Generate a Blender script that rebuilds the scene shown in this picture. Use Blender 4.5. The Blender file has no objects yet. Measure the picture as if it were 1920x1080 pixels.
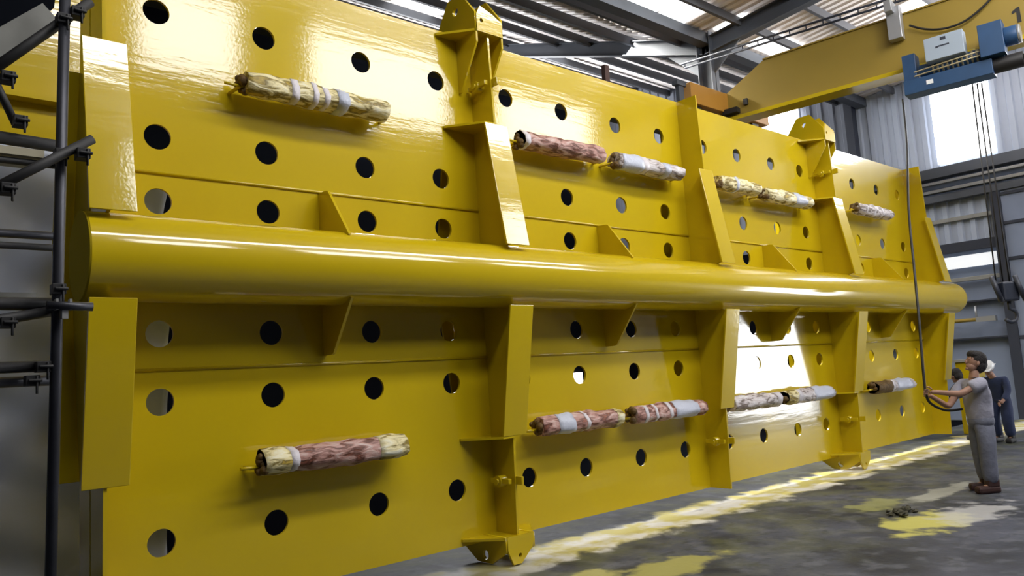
import bpy, bmesh, math, random
from mathutils import Vector, Matrix
random.seed(7)
S = bpy.context.scene
COL = S.collection

# ------------------------------------------------------------------ camera
cam_d = bpy.data.cameras.new('camera'); cam_d.sensor_width = 36.0
cam_d.lens = 36.0 * 1453.0 / 1920.0
cam_d.clip_end = 200
cam = bpy.data.objects.new('camera', cam_d); COL.objects.link(cam)
def cam_axes(yaw, pitch, roll):
    cy, sy, cp, sp = math.cos(yaw), math.sin(yaw), math.cos(pitch), math.sin(pitch)
    f = Vector((sy*cp, cy*cp, sp)); r = Vector((cy, -sy, 0)); u = r.cross(f)
    c, s = math.cos(roll), math.sin(roll)
    return c*r + s*u, -s*r + c*u, f
_r, _u, _f = cam_axes(0.7199, 0.1140, -0.0625)
M = Matrix((( _r.x, _u.x, -_f.x, 0), (_r.y, _u.y, -_f.y, 0), (_r.z, _u.z, -_f.z, 0), (0, 0, 0, 1)))
cam.matrix_world = Matrix.Translation((0, -6.011, 1.744)) @ M
S.camera = cam

# ------------------------------------------------------------------ world, light, exposure
W = bpy.data.worlds.new('world'); S.world = W; W.use_nodes = True
W.node_tree.nodes['Background'].inputs[0].default_value = (0.75, 0.85, 1.0, 1)
W.node_tree.nodes['Background'].inputs[1].default_value = 0.6
S.view_settings.view_transform = 'Standard'; S.view_settings.look = 'None'
S.view_settings.gamma = 1.0; S.view_settings.exposure = -0.47
S.view_settings.use_curve_mapping = False
S.cycles.max_bounces = 8; S.cycles.diffuse_bounces = 5; S.cycles.glossy_bounces = 4
S.cycles.sample_clamp_indirect = 6.0

def area(name, loc, target, sx, sy, power, color=(1, 1, 1)):
    L = bpy.data.lights.new(name, 'AREA'); L.shape = 'RECTANGLE'; L.size = sx; L.size_y = sy
    L.energy = power; L.color = color
    o = bpy.data.objects.new(name, L); COL.objects.link(o); o.location = loc
    d = Vector(target) - Vector(loc)
    o.rotation_euler = d.to_track_quat('-Z', 'Y').to_euler()
    return o
# daylight entering by the end-wall door of the front bay
area('daylight_end_door', (20.6, -6.6, 1.6), (12, -5.0, 0.6), 2.6, 2.8, 260, (0.94, 0.97, 1.0))
rl = area('added_rear_fill', (13.2, 4.8, 9.2), (14.0, 0.4, 2.6), 3.0, 1.2, 800, (1.0, 0.98, 0.92))  # added fill, no rooflight here; brightens the rear webs of the panel
rl.data.spread = math.radians(80)
# added fill by the end wall, out of view, brightening the roof underside
area('added_roof_fill', (20.3, -2.2, 7.3), (12.5, -0.2, 11.0), 2.6, 1.0, 480, (1.0, 0.98, 0.97)).data.spread = math.radians(110)
# daylight coming down through the rooflight strip of the front bay
area('daylight_rooflight', (7.0, -5.4, 9.0), (7.0, -1.0, 2.6), 14.0, 0.7, 800, (1.0, 0.98, 0.95))

# ------------------------------------------------------------------ materials
def mat(name): 
    m = bpy.data.materials.new(name); m.use_nodes = True
    nt = m.node_tree; return m, nt, nt.nodes['Principled BSDF']
def simple(name, col, rough=0.6, metal=0.0, bump=0.0, bscale=20.0, var=0.0, coat=0.0):
    m, nt, b = mat(name)
    b.inputs['Base Color'].default_value = (*col, 1); b.inputs['Roughness'].default_value = rough
    b.inputs['Metallic'].default_value = metal
    if coat: b.inputs['Coat Weight'].default_value = coat; b.inputs['Coat Roughness'].default_value = 0.1
    if var or bump:
        tc = nt.nodes.new('ShaderNodeTexCoord')
        n = nt.nodes.new('ShaderNodeTexNoise'); n.inputs['Scale'].default_value = bscale; n.inputs['Detail'].default_value = 4
        nt.links.new(tc.outputs['Object'], n.inputs['Vector'])
        if var:
            mx = nt.nodes.new('ShaderNodeMix'); mx.data_type = 'RGBA'
            mx.inputs[6].default_value = (*[c*(1-var) for c in col], 1)
            mx.inputs[7].default_value = (*[min(1, c*(1+var)) for c in col], 1)
            nt.links.new(n.outputs['Fac'], mx.inputs[0]); nt.links.new(mx.outputs[2], b.inputs['Base Color'])
        if bump:
            bp = nt.nodes.new('ShaderNodeBump'); bp.inputs['Strength'].default_value = bump; bp.inputs['Distance'].default_value = 0.02
            nt.links.new(n.outputs['Fac'], bp.inputs['Height']); nt.links.new(bp.outputs[0], b.inputs['Normal'])
    return m
def emit(name, col, s):
    m, nt, b = mat(name)
    b.inputs['Base Color'].default_value = (0.8, 0.8, 0.8, 1)
    b.inputs['Emission Color'].default_value = (*col, 1); b.inputs['Emission Strength'].default_value = s
    return m

def yellow_paint(name, scl, strength):
    m, nt, b = mat(name)
    b.inputs['Base Color'].default_value = (0.74, 0.515, 0.012, 1)
    b.inputs['Roughness'].default_value = 0.34
    b.inputs['Specular IOR Level'].default_value = 0.05
    b.inputs['Coat Weight'].default_value = 1.0; b.inputs['Coat Roughness'].default_value = 0.085
    b.inputs['Coat IOR'].default_value = 1.65
    tc = nt.nodes.new('ShaderNodeTexCoord'); mp = nt.nodes.new('ShaderNodeMapping')
    mp.inputs['Scale'].default_value = scl
    n = nt.nodes.new('ShaderNodeTexNoise'); n.inputs['Scale'].default_value = 1.0; n.inputs['Detail'].default_value = 3
    n2 = nt.nodes.new('ShaderNodeTexNoise'); n2.inputs['Scale'].default_value = 38.0; n2.inputs['Detail'].default_value = 2
    ad = nt.nodes.new('ShaderNodeMath'); ad.operation = 'MULTIPLY_ADD'; ad.inputs[1].default_value = 0.22
    bp = nt.nodes.new('ShaderNodeBump'); bp.inputs['Strength'].default_value = strength; bp.inputs['Distance'].default_value = 0.01
    L = nt.links.new
    L(tc.outputs['Object'], mp.inputs['Vector']); L(mp.outputs[0], n.inputs['Vector']); L(tc.outputs['Object'], n2.inputs['Vector'])
    L(n2.outputs['Fac'], ad.inputs[0]); L(n.outputs['Fac'], ad.inputs[2]); L(ad.outputs[0], bp.inputs['Height'])
    L(bp.outputs[0], b.inputs['Coat Normal'])
    # slightly uneven coat of paint
    n3 = nt.nodes.new('ShaderNodeTexNoise'); n3.inputs['Scale'].default_value = 0.9; n3.inputs['Detail'].default_value = 3
    mx = nt.nodes.new('ShaderNodeMix'); mx.data_type = 'RGBA'
    mx.inputs[6].default_value = (0.53, 0.375, 0.005, 1); mx.inputs[7].default_value = (0.60, 0.445, 0.008, 1)
    L(tc.outputs['Object'], n3.inputs['Vector']); L(n3.outputs['Fac'], mx.inputs[0]); L(mx.outputs[2], b.inputs['Base Color'])
    return m
YEL = yellow_paint('yellow_gloss_paint', (1.3, 1.3, 12.0), 0.17)
YELPIPE = yellow_paint('yellow_gloss_paint_pipe', (1.0, 4.0, 4.0), 0.06)
DULLY = simple('dull_yellow', (0.50, 0.37, 0.015), 0.8)
DULLY.node_tree.nodes['Principled BSDF'].inputs['Specular IOR Level'].default_value = 0.05
CRANE = simple('crane_yellow', (0.30, 0.205, 0.03), 0.45, var=0.12, bscale=1.5)
CRANE2 = simple('crane_orange', (0.42, 0.20, 0.025), 0.5, var=0.1, bscale=2)
STEEL = simple('grey_steel', (0.075, 0.085, 0.105), 0.55, var=0.15, bscale=2)
PURL = simple('purlin_grey', (0.10, 0.105, 0.12), 0.55, metal=0.2)
SHEET = simple('roof_sheet', (0.86, 0.80, 0.77), 0.55, var=0.12, bscale=0.6)
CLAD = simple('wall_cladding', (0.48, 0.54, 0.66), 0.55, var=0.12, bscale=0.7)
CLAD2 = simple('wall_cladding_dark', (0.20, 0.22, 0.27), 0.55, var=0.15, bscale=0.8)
DARKW = simple('door_dark_grey', (0.23, 0.275, 0.38), 0.55, var=0.2, bscale=1.1)
FRAMEB = simple('frame_blue_black', (0.03, 0.036, 0.055), 0.5)
RAILG = simple('galvanised_rail', (0.42, 0.43, 0.45), 0.4, metal=0.6)
DAY = emit('daylight_pane', (1.0, 1.0, 1.0), 16.0)
DAYEND = emit('daylight_end_pane', (0.98, 0.99, 1.0), 5.0)
DAYWIN = emit('daylight_window', (0.97, 0.98, 1.0), 18.0)
DAYROOF = emit('daylight_rooflight', (0.97, 0.99, 1.0), 3.2)
DAYDIM = emit('daylight_dim', (0.9, 0.95, 1.0), 0.9)
DAYDOOR = emit('daylight_door', (1.0, 0.98, 0.94), 5.5)
SCAF = simple('scaffold_tube', (0.055, 0.057, 0.07), 0.42, metal=0.55, var=0.35, bscale=7)
SCAFD = simple('scaffold_dark', (0.018, 0.018, 0.02), 0.6)
GALV = simple('clamp_bright', (0.62, 0.62, 0.62), 0.35, metal=0.7)
BOARD = simple('scaffold_board', (0.48, 0.44, 0.32), 0.75, var=0.25, bscale=6)
BOARDG = simple('scaffold_board_grey', (0.28, 0.28, 0.26), 0.75, var=0.25, bscale=6)
TARP = simple('grey_sheeting', (0.64, 0.70, 0.86), 0.4, var=0.10, bscale=1.2)
SHADEBLK = simple('shade_black', (0.006, 0.007, 0.010), 0.8)  # near-black that paints in darkness: rear bay surfaces and top-left backdrop
SHADEBLK.node_tree.nodes['Principled BSDF'].inputs['Specular IOR Level'].default_value = 0.0
BLUE = simple('hoist_blue', (0.022, 0.07, 0.17), 0.45, var=0.2, bscale=5)
BOXG = simple('control_box', (0.36, 0.43, 0.52), 0.45)
BLK = simple('black_rubber', (0.012, 0.011, 0.012), 0.55)
WHITEP = simple('white_paint', (0.88, 0.89, 0.9), 0.3)
BRASS = simple('rope_pale', (0.42, 0.36, 0.22), 0.5, metal=0.3)
SKIN = simple('skin', (0.36, 0.20, 0.14), 0.55)
HAIR = simple('hair_dark', (0.012, 0.009, 0.009), 0.7, bump=0.6, bscale=90)
SHIRT = simple('shirt_grey', (0.34, 0.34, 0.42), 0.85, bump=0.7, bscale=16, var=0.1)
TROUS = simple('trousers_grey_blue', (0.14, 0.15, 0.20), 0.85, bump=0.6, bscale=14, var=0.25)
SHOE = simple('boots_brown', (0.05, 0.022, 0.02), 0.6)
NAVY = simple('coverall_navy', (0.018, 0.03, 0.085), 0.8, bump=0.5, bscale=14)
DARKC = simple('jacket_dark', (0.02, 0.02, 0.035), 0.85, bump=0.5, bscale=14)
JEAN = simple('jeans_pale', (0.28, 0.31, 0.36), 0.85, bump=0.5, bscale=14, var=0.2)
GLOVE = simple('glove_dark', (0.02, 0.017, 0.03), 0.8)
TAPE = simple('tape_white', (0.66, 0.62, 0.66), 0.45, bump=0.3, bscale=40)
TAPEL = simple('tape_lilac', (0.52, 0.55, 0.66), 0.4, bump=0.3, bscale=40)
CRUMB = simple('debris', (0.06, 0.055, 0.03), 0.8)

def wrap_material(name, c1, c2, c3):
    m, nt, b = mat(name); L = nt.links.new
    tc = nt.nodes.new('ShaderNodeTexCoord'); mp = nt.nodes.new('ShaderNodeMapping'); mp.inputs['Scale'].default_value = (6.0, 19, 19)
    oi = nt.nodes.new('ShaderNodeObjectInfo'); va = nt.nodes.new('ShaderNodeVectorMath'); va.operation = 'SCALE'; va.inputs['Scale'].default_value = 3.0
    L(oi.outputs['Location'], va.inputs[0]); L(tc.outputs['Object'], mp.inputs['Vector']); L(va.outputs[0], mp.inputs['Location'])
    n = nt.nodes.new('ShaderNodeTexNoise'); n.inputs['Scale'].default_value = 1.0; n.inputs['Detail'].default_value = 6; n.inputs['Distortion'].default_value = 0.8
    r = nt.nodes.new('ShaderNodeValToRGB'); e = r.color_ramp.elements
    e[0].position = 0.30; e[0].color = (*c1, 1); e[1].position = 0.72; e[1].color = (*c3, 1)
    k = e.new(0.52); k.color = (*c2, 1)
    k = e.new(0.40); k.color = (c1[0]*.35, c1[1]*.35, c1[2]*.35, 1)
    L(mp.outputs[0], n.inputs['Vector']); L(n.outputs['Fac'], r.inputs['Fac']); L(r.outputs[0], b.inputs['Base Color'])
    bp = nt.nodes.new('ShaderNodeBump'); bp.inputs['Strength'].default_value = 0.8; bp.inputs['Distance'].default_value = 0.02
    L(n.outputs['Fac'], bp.inputs['Height']); L(bp.outputs[0], b.inputs['Normal'])
    b.inputs['Roughness'].default_value = 0.5
    return m
WRAPY = wrap_material('wrap_overspray', (0.48, 0.34, 0.05), (0.78, 0.68, 0.36), (0.86, 0.84, 0.70))
WRAPP = wrap_material('wrap_pink', (0.30, 0.10, 0.06), (0.48, 0.26, 0.22), (0.66, 0.54, 0.50))
WRAPW = wrap_material('wrap_pale', (0.36, 0.27, 0.22), (0.56, 0.50, 0.50), (0.74, 0.72, 0.74))
ENDS = simple('wrap_end', (0.11, 0.06, 0.012), 0.7, bump=1.0, bscale=22, var=0.8)

def floor_material():
    m, nt, b = mat('concrete_floor'); L = nt.links.new
    N = nt.nodes.new
    tc = N('ShaderNodeTexCoord'); sp = N('ShaderNodeSeparateXYZ'); L(tc.outputs['Object'], sp.inputs[0])
    def noise(scale, det=5, stretch=None):
        n = N('ShaderNodeTexNoise'); n.inputs['Scale'].default_value = scale; n.inputs['Detail'].default_value = det
        if stretch:
            mp = N('ShaderNodeMapping'); mp.inputs['Scale'].default_value = stretch; L(tc.outputs['Object'], mp.inputs['Vector']); L(mp.outputs[0], n.inputs['Vector'])
        else: L(tc.outputs['Object'], n.inputs['Vector'])
        return n.outputs['Fac']
    def math_(op, a, bb=None, c=None, clamp=False):
        x = N('ShaderNodeMath'); x.operation = op; x.use_clamp = clamp
        for i, v in enumerate((a, bb, c)):
            if v is None: continue
            if isinstance(v, (int, float)): x.inputs[i].default_value = v
            else: L(v, x.inputs[i])
        return x.outputs[0]
    def ramp(v, lo, hi):
        x = N('ShaderNodeMapRange'); x.interpolation_type = 'SMOOTHSTEP'; L(v, x.inputs['Value'])
        x.inputs['From Min'].default_value = lo; x.inputs['From Max'].default_value = hi
        return x.outputs['Result']
    def mix(fac, a, bb):
        x = N('ShaderNodeMix'); x.data_type = 'RGBA'
        if isinstance(fac, float): x.inputs[0].default_value = fac
        else: L(fac, x.inputs[0])
        for i, v in ((6, a), (7, bb)):
            if isinstance(v, tuple): x.inputs[i].default_value = (*v, 1)
            else: L(v, x.inputs[i])
        return x.outputs[2]
    n1 = noise(0.9, 6); n2 = noise(4.0, 6); n3 = noise(14.0, 4)
    base = mix(ramp(n1, 0.34, 0.66), (0.014, 0.018, 0.030), (0.075, 0.084, 0.118))
    base = mix(math_('MULTIPLY', ramp(n2, 0.48, 0.68), 0.5), base, (0.15, 0.16, 0.19))
    base = mix(math_('MULTIPLY', ramp(noise(7.0, 6), 0.52, 0.66), 0.55), base, (0.020, 0.024, 0.030))
    base = mix(math_('MULTIPLY', ramp(n3, 0.60, 0.75), 0.5), base, (0.035, 0.04, 0.045))
    # yellow overspray dust: green-grey veil near the panel, patches; pale band along its foot also paints in the strip of light
    yy = math_('MULTIPLY_ADD', noise(0.8, 4), 1.4, sp.outputs['Y'])       # wobble of the edges
    veil = math_('MULTIPLY', ramp(yy, -2.6, -0.4), ramp(noise(2.2, 6), 0.38, 0.68))
    base = mix(math_('MULTIPLY', veil, 0.45), base, (0.17, 0.18, 0.06))
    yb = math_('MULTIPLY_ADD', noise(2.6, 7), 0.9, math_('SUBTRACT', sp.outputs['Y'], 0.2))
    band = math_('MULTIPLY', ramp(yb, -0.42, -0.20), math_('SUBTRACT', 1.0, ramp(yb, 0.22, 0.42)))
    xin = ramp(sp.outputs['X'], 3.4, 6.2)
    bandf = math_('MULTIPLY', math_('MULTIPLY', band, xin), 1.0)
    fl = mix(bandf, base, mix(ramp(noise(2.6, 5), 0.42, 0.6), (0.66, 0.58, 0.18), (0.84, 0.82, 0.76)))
    def blob(cx, cy, rx, ry, col, amt, src):
        dx = math_('MULTIPLY', math_('SUBTRACT', sp.outputs['X'], cx), 1/rx); dy = math_('MULTIPLY', math_('SUBTRACT', sp.outputs['Y'], cy), 1/ry)
        d = math_('SQRT', math_('ADD', math_('MULTIPLY', dx, dx), math_('MULTIPLY', dy, dy)))
        d = math_('ADD', d, math_('MULTIPLY_ADD', noise(3.2, 7), 2.2, -1.1))
        return mix(math_('MULTIPLY', math_('SUBTRACT', 1.0, ramp(d, 0.55, 1.0)), amt), src, col)
    fl = blob(8.5, -2.55, 0.75, 0.42, (0.58, 0.54, 0.13), 0.95, fl)
    fl = blob(9.2, -2.75, 0.9, 0.35, (0.55, 0.55, 0.55), 0.7, fl)
    fl = blob(10.3, -2.0, 1.2, 0.18, (0.45, 0.45, 0.38), 0.8, fl)
    fl = blob(9.2, -1.7, 0.5, 0.3, (0.35, 0.35, 0.12), 0.7, fl)
    fl = blob(5.6, -1.55, 0.8, 0.28, (0.48, 0.44, 0.12), 0.8, fl)
    fl = blob(4.9, -1.2, 0.45, 0.25, (0.55, 0.50, 0.16), 0.8, fl)
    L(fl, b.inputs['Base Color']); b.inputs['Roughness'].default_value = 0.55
    bp = N('ShaderNodeBump'); bp.inputs['Strength'].default_value = 0.35; bp.inputs['Distance'].default_value = 0.01
    L(n3, bp.inputs['Height']); L(bp.outputs[0], b.inputs['Normal'])
    return m
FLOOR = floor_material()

# ------------------------------------------------------------------ mesh helpers
class MB:
    def __init__(self): self.bm = bmesh.new()
    def box(self, lo, hi, mtx=None):
        lo, hi = Vector(lo), Vector(hi)
        vs = [self.bm.verts.new((x, y, z)) for x in (lo.x, hi.x) for y in (lo.y, hi.y) for z in (lo.z, hi.z)]
        if mtx is not None:
            for v in vs: v.co = mtx @ v.co
        for f in ((0, 1, 3, 2), (4, 6, 7, 5), (0, 4, 5, 1), (2, 3, 7, 6), (0, 2, 6, 4), (1, 5, 7, 3)):
            self.bm.faces.new([vs[i] for i in f])
        return self
    def tube(self, p0, p1, r, seg=14, r1=None, cap=True):
        p0, p1 = Vector(p0), Vector(p1); r1 = r if r1 is None else r1
        d = (p1 - p0).normalized(); a = d.orthogonal().normalized(); b = d.cross(a)
        A = [self.bm.verts.new(p0 + r*(math.cos(t)*a + math.sin(t)*b)) for t in [2*math.pi*i/seg for i in range(seg)]]
        B = [self.bm.verts.new(p1 + r1*(math.cos(t)*a + math.sin(t)*b)) for t in [2*math.pi*i/seg for i in range(seg)]]
        for i in range(seg):
            f = self.bm.faces.new((A[i], A[(i+1) % seg], B[(i+1) % seg], B[i])); f.smooth = True
        if cap: self.bm.faces.new(A[::-1]); self.bm.faces.new(B)
        return self
    def path(self, pts, r, seg=10):
        pts = [Vector(p) for p in pts]; rings = []
        n = None
        for i, p in enumerate(pts):
            d = (pts[min(i+1, len(pts)-1)] - pts[max(i-1, 0)]).normalized()
            if n is None: n = d.orthogonal().normalized()
            n = (n - d*n.dot(d)).normalized(); b = d.cross(n)
            rings.append([self.bm.verts.new(p + r*(math.cos(t)*n + math.sin(t)*b)) for t in [2*math.pi*k/seg for k in range(seg)]])
        for A, B in zip(rings, rings[1:]):
            for k in range(seg):
                f = self.bm.faces.new((A[k], A[(k+1) % seg], B[(k+1) % seg], B[k])); f.smooth = True
        self.bm.faces.new(rings[0][::-1]); self.bm.faces.new(rings[-1]); return self
    def prism(self, poly, axis, a0, a1):
        """poly of 2-D points in the two other axes, extruded along axis (0,1,2) from a0 to a1"""
        def mk(p, a):
            c = [0, 0, 0]; o = [i for i in range(3) if i != axis]
            c[o[0]], c[o[1]], c[axis] = p[0], p[1], a; return self.bm.verts.new(c)
        A = [mk(p, a0) for p in poly]; B = [mk(p, a1) for p in poly]; n = len(poly)
        for i in range(n): self.bm.faces.new((A[i], A[(i+1) % n], B[(i+1) % n], B[i]))
        self.bm.faces.new(A[::-1]); self.bm.faces.new(B); return self
    def quad(self, *pts):
        self.bm.faces.new([self.bm.verts.new(p) for p in pts]); return self
    def ball(self, c, r, sc=(1, 1, 1), seg=16):
        m = Matrix.Translation(c) @ Matrix.Diagonal((*[r*s for s in sc], 1))
        g = bmesh.ops.create_uvsphere(self.bm, u_segments=seg, v_segments=seg//2+2, radius=1, matrix=m)
        for v in g['verts']:
            for f in v.link_faces: f.smooth = True
        return self
    def build(self, name, m, parent=None, bevel=0.0, loc=None):
        bmesh.ops.recalc_face_normals(self.bm, faces=self.bm.faces)
        me = bpy.data.meshes.new(name); 
        if loc is not None:
            for v in self.bm.verts: v.co -= Vector(loc)
        self.bm.to_mesh(me); self.bm.free()
        o = bpy.data.objects.new(name, me); COL.objects.link(o)
        me.materials.append(m)
        if loc is not None: o.location = loc
        if parent is not None: par(o, parent)
        if bevel:
            b = o.modifiers.new('bevel', 'BEVEL'); b.width = bevel; b.segments = 2; b.limit_method = 'ANGLE'
        return o
def par(o, p):
    o.parent = p
    o.matrix_parent_inverse = Matrix.Translation(-Vector(world_loc(p)))
def world_loc(p):
    return p.location if p.parent is None else Vector(p.location)
def empty(name, loc, label, cat, group=None):
    o = bpy.data.objects.new(name, None); COL.objects.link(o); o.location = loc; o.empty_display_size = 0.2
    return tag(o, label, cat, group)
def tag(o, label, cat, group=None):
    o['label'] = label; o['category'] = cat
    if group: o['group'] = group
    return o
def struct(o): o['kind'] = 'structure'; return o

def plate(name, outline, holes, thick, mtx, m, parent=None, seg=40):
    """flat plate with round holes cut through it; outline / holes in local XY, thickness along local Z"""
    cu = bpy.data.curves.new(name, 'CURVE'); cu.dimensions = '2D'; cu.fill_mode = 'BOTH'; cu.extrude = thick/2
    def poly(pts):
        s = cu.splines.new('POLY'); s.points.add(len(pts)-1); s.use_cyclic_u = True
        for i, p in enumerate(pts): s.points[i].co = (p[0], p[1], 0, 1)
    poly(outline)
    for (x, y, r) in holes:
        poly([(x + r*math.cos(2*math.pi*i/seg), y + r*math.sin(2*math.pi*i/seg)) for i in range(seg)])
    t = bpy.data.objects.new(name + '_tmp', cu); COL.objects.link(t)
    dg = bpy.context.evaluated_depsgraph_get()
    me = bpy.data.meshes.new_from_object(t.evaluated_get(dg), depsgraph=dg)
    bpy.data.objects.remove(t); bpy.data.curves.remove(cu)
    me.transform(mtx); me.name = name
    me.materials.clear(); me.materials.append(m)
    o = bpy.data.objects.new(name, me); COL.objects.link(o)
    if parent is not None: par(o, parent)
    return o
# local XY -> world XZ plane (normal -Y)
XZ = Matrix(((1, 0, 0, 0), (0, 0, -1, 0), (0, 1, 0, 0), (0, 0, 0, 1)))
# local XY -> world YZ plane (normal +X)
YZ = Matrix(((0, 0, 1, 0), (1, 0, 0, 0), (0, 1, 0, 0), (0, 0, 0, 1)))

# ------------------------------------------------------------------ hall: floor, walls, roof
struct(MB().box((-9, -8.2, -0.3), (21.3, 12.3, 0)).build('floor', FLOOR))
VY, VZ = 2.95, 8.72                      # valley line between the two bays
def z1(y): return VZ + 0.075*(VY - y)
def z2(y): return VZ + 0.37*(y - VY)
def corrugated(name, x0, x1, y0, y1, zf, m, pitch=0.22, h=0.04):
    mb = MB(); bm = mb.bm; prev = None; x = x0
    offs = [(0, 0), (0.10, 0), (0.13, h), (0.19, h)]
    while x < x1:
        for dx, dz in offs:
            a = bm.verts.new((x+dx, y0, zf(y0)+dz)); b = bm.verts.new((x+dx, y1, zf(y1)+dz))
            if prev: bm.faces.new((prev[0], a, b, prev[1]))
            prev = (a, b)
        x += pitch
    return mb.build(name, m)
struct(corrugated('ceiling', -9, 21.2, -8.1, VY, z1, SHEET))
struct(corrugated('ceiling', -9, 21.2, VY, 12.2, z2, SHEET))
def clad_y(name, y0, y1, z0, z1_, x, m, pitch=0.33, h=0.05):
    """ribbed wall standing across X, ribs upright; bulges towards -X"""
    mb = MB(); bm = mb.bm; prev = None; y = y0
    while y < y1 - 1e-6:
        for dy, dx in ((0, 0), (pitch*0.45, 0), (pitch*0.55, -h), (pitch*0.9, -h)):
            yy = min(y+dy, y1)
            a = bm.verts.new((x+dx, yy, z0)); b = bm.verts.new((x+dx, yy, z1_(yy) if callable(z1_) else z1_))
            if prev: bm.faces.new((prev[0], a, b, prev[1]))
            prev = (a, b)
        y += pitch
    return mb.build(name, m)
EX = 21.0
struct(MB().box((EX+0.08, -8.2, 0), (EX+0.3, 12.3, 12.4)).build('wall_right', DARKW))
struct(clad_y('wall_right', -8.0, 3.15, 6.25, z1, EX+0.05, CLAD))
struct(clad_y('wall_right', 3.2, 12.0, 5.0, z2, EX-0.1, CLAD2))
struct(clad_y('wall_right', 0.1, 3.1, 4.35, 5.5, EX+0.02, CLAD, 0.30, 0.06))
struct(MB().box((-9.2, -8.2, 0), (-9, 12.3, 12.4)).build('wall_left', FRAMEB))
struct(MB().box((-9.2, -8.4, 0), (21.3, -8.2, 10)).build('wall_front', FRAMEB))
struct(MB().box((-9.2, 12.1, 0), (21.3, 12.3, 12.4)).build('wall_back', SHADEBLK))  # blackened to paint in the dark of the rear bay
# trims on the end wall
def trim(n, lo, hi, m): return struct(MB().box(lo, hi).build('trim_%d' % n, m, bevel=0.01))
trim(1, (EX-0.35, -3.5, 6.02), (EX-0.02, 3.1, 6.28), STEEL)             # wall rail under the window
trim(2, (EX-0.30, -3.5, 5.66), (EX-0.10, 3.1, 5.74), RAILG)
trim(3, (EX-0.36, -3.5, 5.86), (EX-0.24, 3.1, 5.93), RAILG)
trim(4, (EX-0.28, -3.5, 5.42), (EX-0.05, 3.1, 5.60), STEEL)             # door track
trim(5, (EX-0.15, 0.1, 4.12), (EX-0.02, 3.1, 4.36), FRAMEB)
trim(6, (EX-0.12, 0.1, 4.90), (EX-0.03, 3.1, 5.00), BOARDG)
trim(7, (EX-0.16, 0.1, 3.38), (EX-0.06, 3.1, 3.48), BOARDG)
trim(8, (EX-0.12, 0.1, 2.85), (EX+0.06, 3.1, 2.90), FRAMEB)
trim(9, (EX-0.12, 0.1, 1.95), (EX+0.06, 3.1, 2.0), FRAMEB)
trim(10, (EX-0.3, 3.12, 0), (EX-0.05, 3.35, 9.0), FRAMEB)               # corner column of the two bays
# windows (translucent sheets that let daylight in)
def window(n, lo, hi, m, fm=None):
    w = MB().box(lo, hi).build('window_%d' % n, m); struct(w)
    return w
window(1, (EX-0.06, -0.07, 6.40), (EX-0.02, 1.22, 8.30), DAYEND)
window(2, (EX-0.22, 4.70, 8.15), (EX-0.18, 6.0, 8.95), DAYWIN)
window(3, (EX-0.10, 0.12, 3.72), (EX-0.06, 3.1, 4.02), DAYDIM)
# clerestory sheets in the wall behind the camera
for i, (xa, xb, za, zb) in enumerate(((3.9, 5.7, 7.7, 9.3), (7.25, 10.7, 7.55, 9.3), (12.3, 15.6, 7.55, 8.95))):
    window(4+i, (xa, -8.18, za), (xb, -8.12, zb), DAY)
# rooflights: bay 1 underside and bay 2 underside
def rooflight(n, x0, x1, y0, y1, zf, m):
    w = MB(); e = 0.03
    w.quad((x0, y0, zf(y0)-e), (x1, y0, zf(y0)-e), (x1, y1, zf(y1)-e), (x0, y1, zf(y1)-e))
    w.quad((x0, y0, zf(y0)-e+.02), (x1, y0, zf(y0)-e+.02), (x1, y1, zf(y1)-e+.02), (x0, y1, zf(y1)-e+.02))
    return struct(w.build('window_%d' % n, m))
k = 8
for (x0, x1, y0, y1) in ((10.4, 11.0, 2.2, 2.88), (11.15, 12.0, 2.2, 2.88), (12.1, 12.9, 2.2, 2.88), (13.7, 14.6, 2.0, 2.7), (15.0, 16.6, 2.1, 2.75),
                         (16.6, 17.3, -0.35, 0.35), (17.5, 17.9, -0.35, 0.35)):
    rooflight(k, x0, x1, y0, y1, z1, DAYROOF); k += 1
for (x0, x1, y0, y1) in ((0.0, 14.0, -5.95, -5.25),):
    rooflight(k, x0, x1, y0, y1, z1, DAYROOF); k += 1
for (x0, x1, y0, y1) in ((9.9, 11.2, 7.4, 9.1), (14.75, 16.0, 7.4, 9.05)):
    rooflight(k, x0, x1, y0, y1, z2, DAYROOF); k += 1
struct(MB().box((9.5, 12.04, 8.1), (19, 12.09, 10.2)).build('window_40', DAYWIN))  # added unseen glowing pane, brightens the rear roof and web backs
# purlins, rafters, columns
tn = 20
for y in (3.6, 4.9, 6.2, 7.3, 9.2, 10.6):
    z = z2(y) - 0.06
    struct(MB().box((-9, y-0.035, z-0.2), (21, y+0.035, z)).build('trim_%d' % tn, PURL)); tn += 1
for y in (2.1, 1.0, -0.5, -2.2, -4.9):
    z = z1(y) - 0.05
    struct(MB().box((-9, y-0.035, z-0.17), (21, y+0.035, z)).build('trim_%d' % tn, PURL)); tn += 1
def ibeam(p0, p1, h, w, m, name, t=0.02):
    p0, p1 = Vector(p0), Vector(p1); d = p1-p0; L = d.length; x = d.normalized()
    side = Vector((0, 0, 1)).cross(x)
    side = side.normalized() if side.length > 1e-3 else Vector((1, 0, 0))
    up = x.cross(side)
    mt = Matrix(((x.x, side.x, up.x, p0.x), (x.y, side.y, up.y, p0.y), (x.z, side.z, up.z, p0.z), (0, 0, 0, 1)))
    mb = MB(); mb.box((0, -w/2, h/2-t), (L, w/2, h/2), mt); mb.box((0, -w/2, -h/2), (L, w/2, -h/2+t), mt); mb.box((0, -t/2, -h/2), (L, t/2, h/2), mt)
    return mb.build(name, m)
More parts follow.
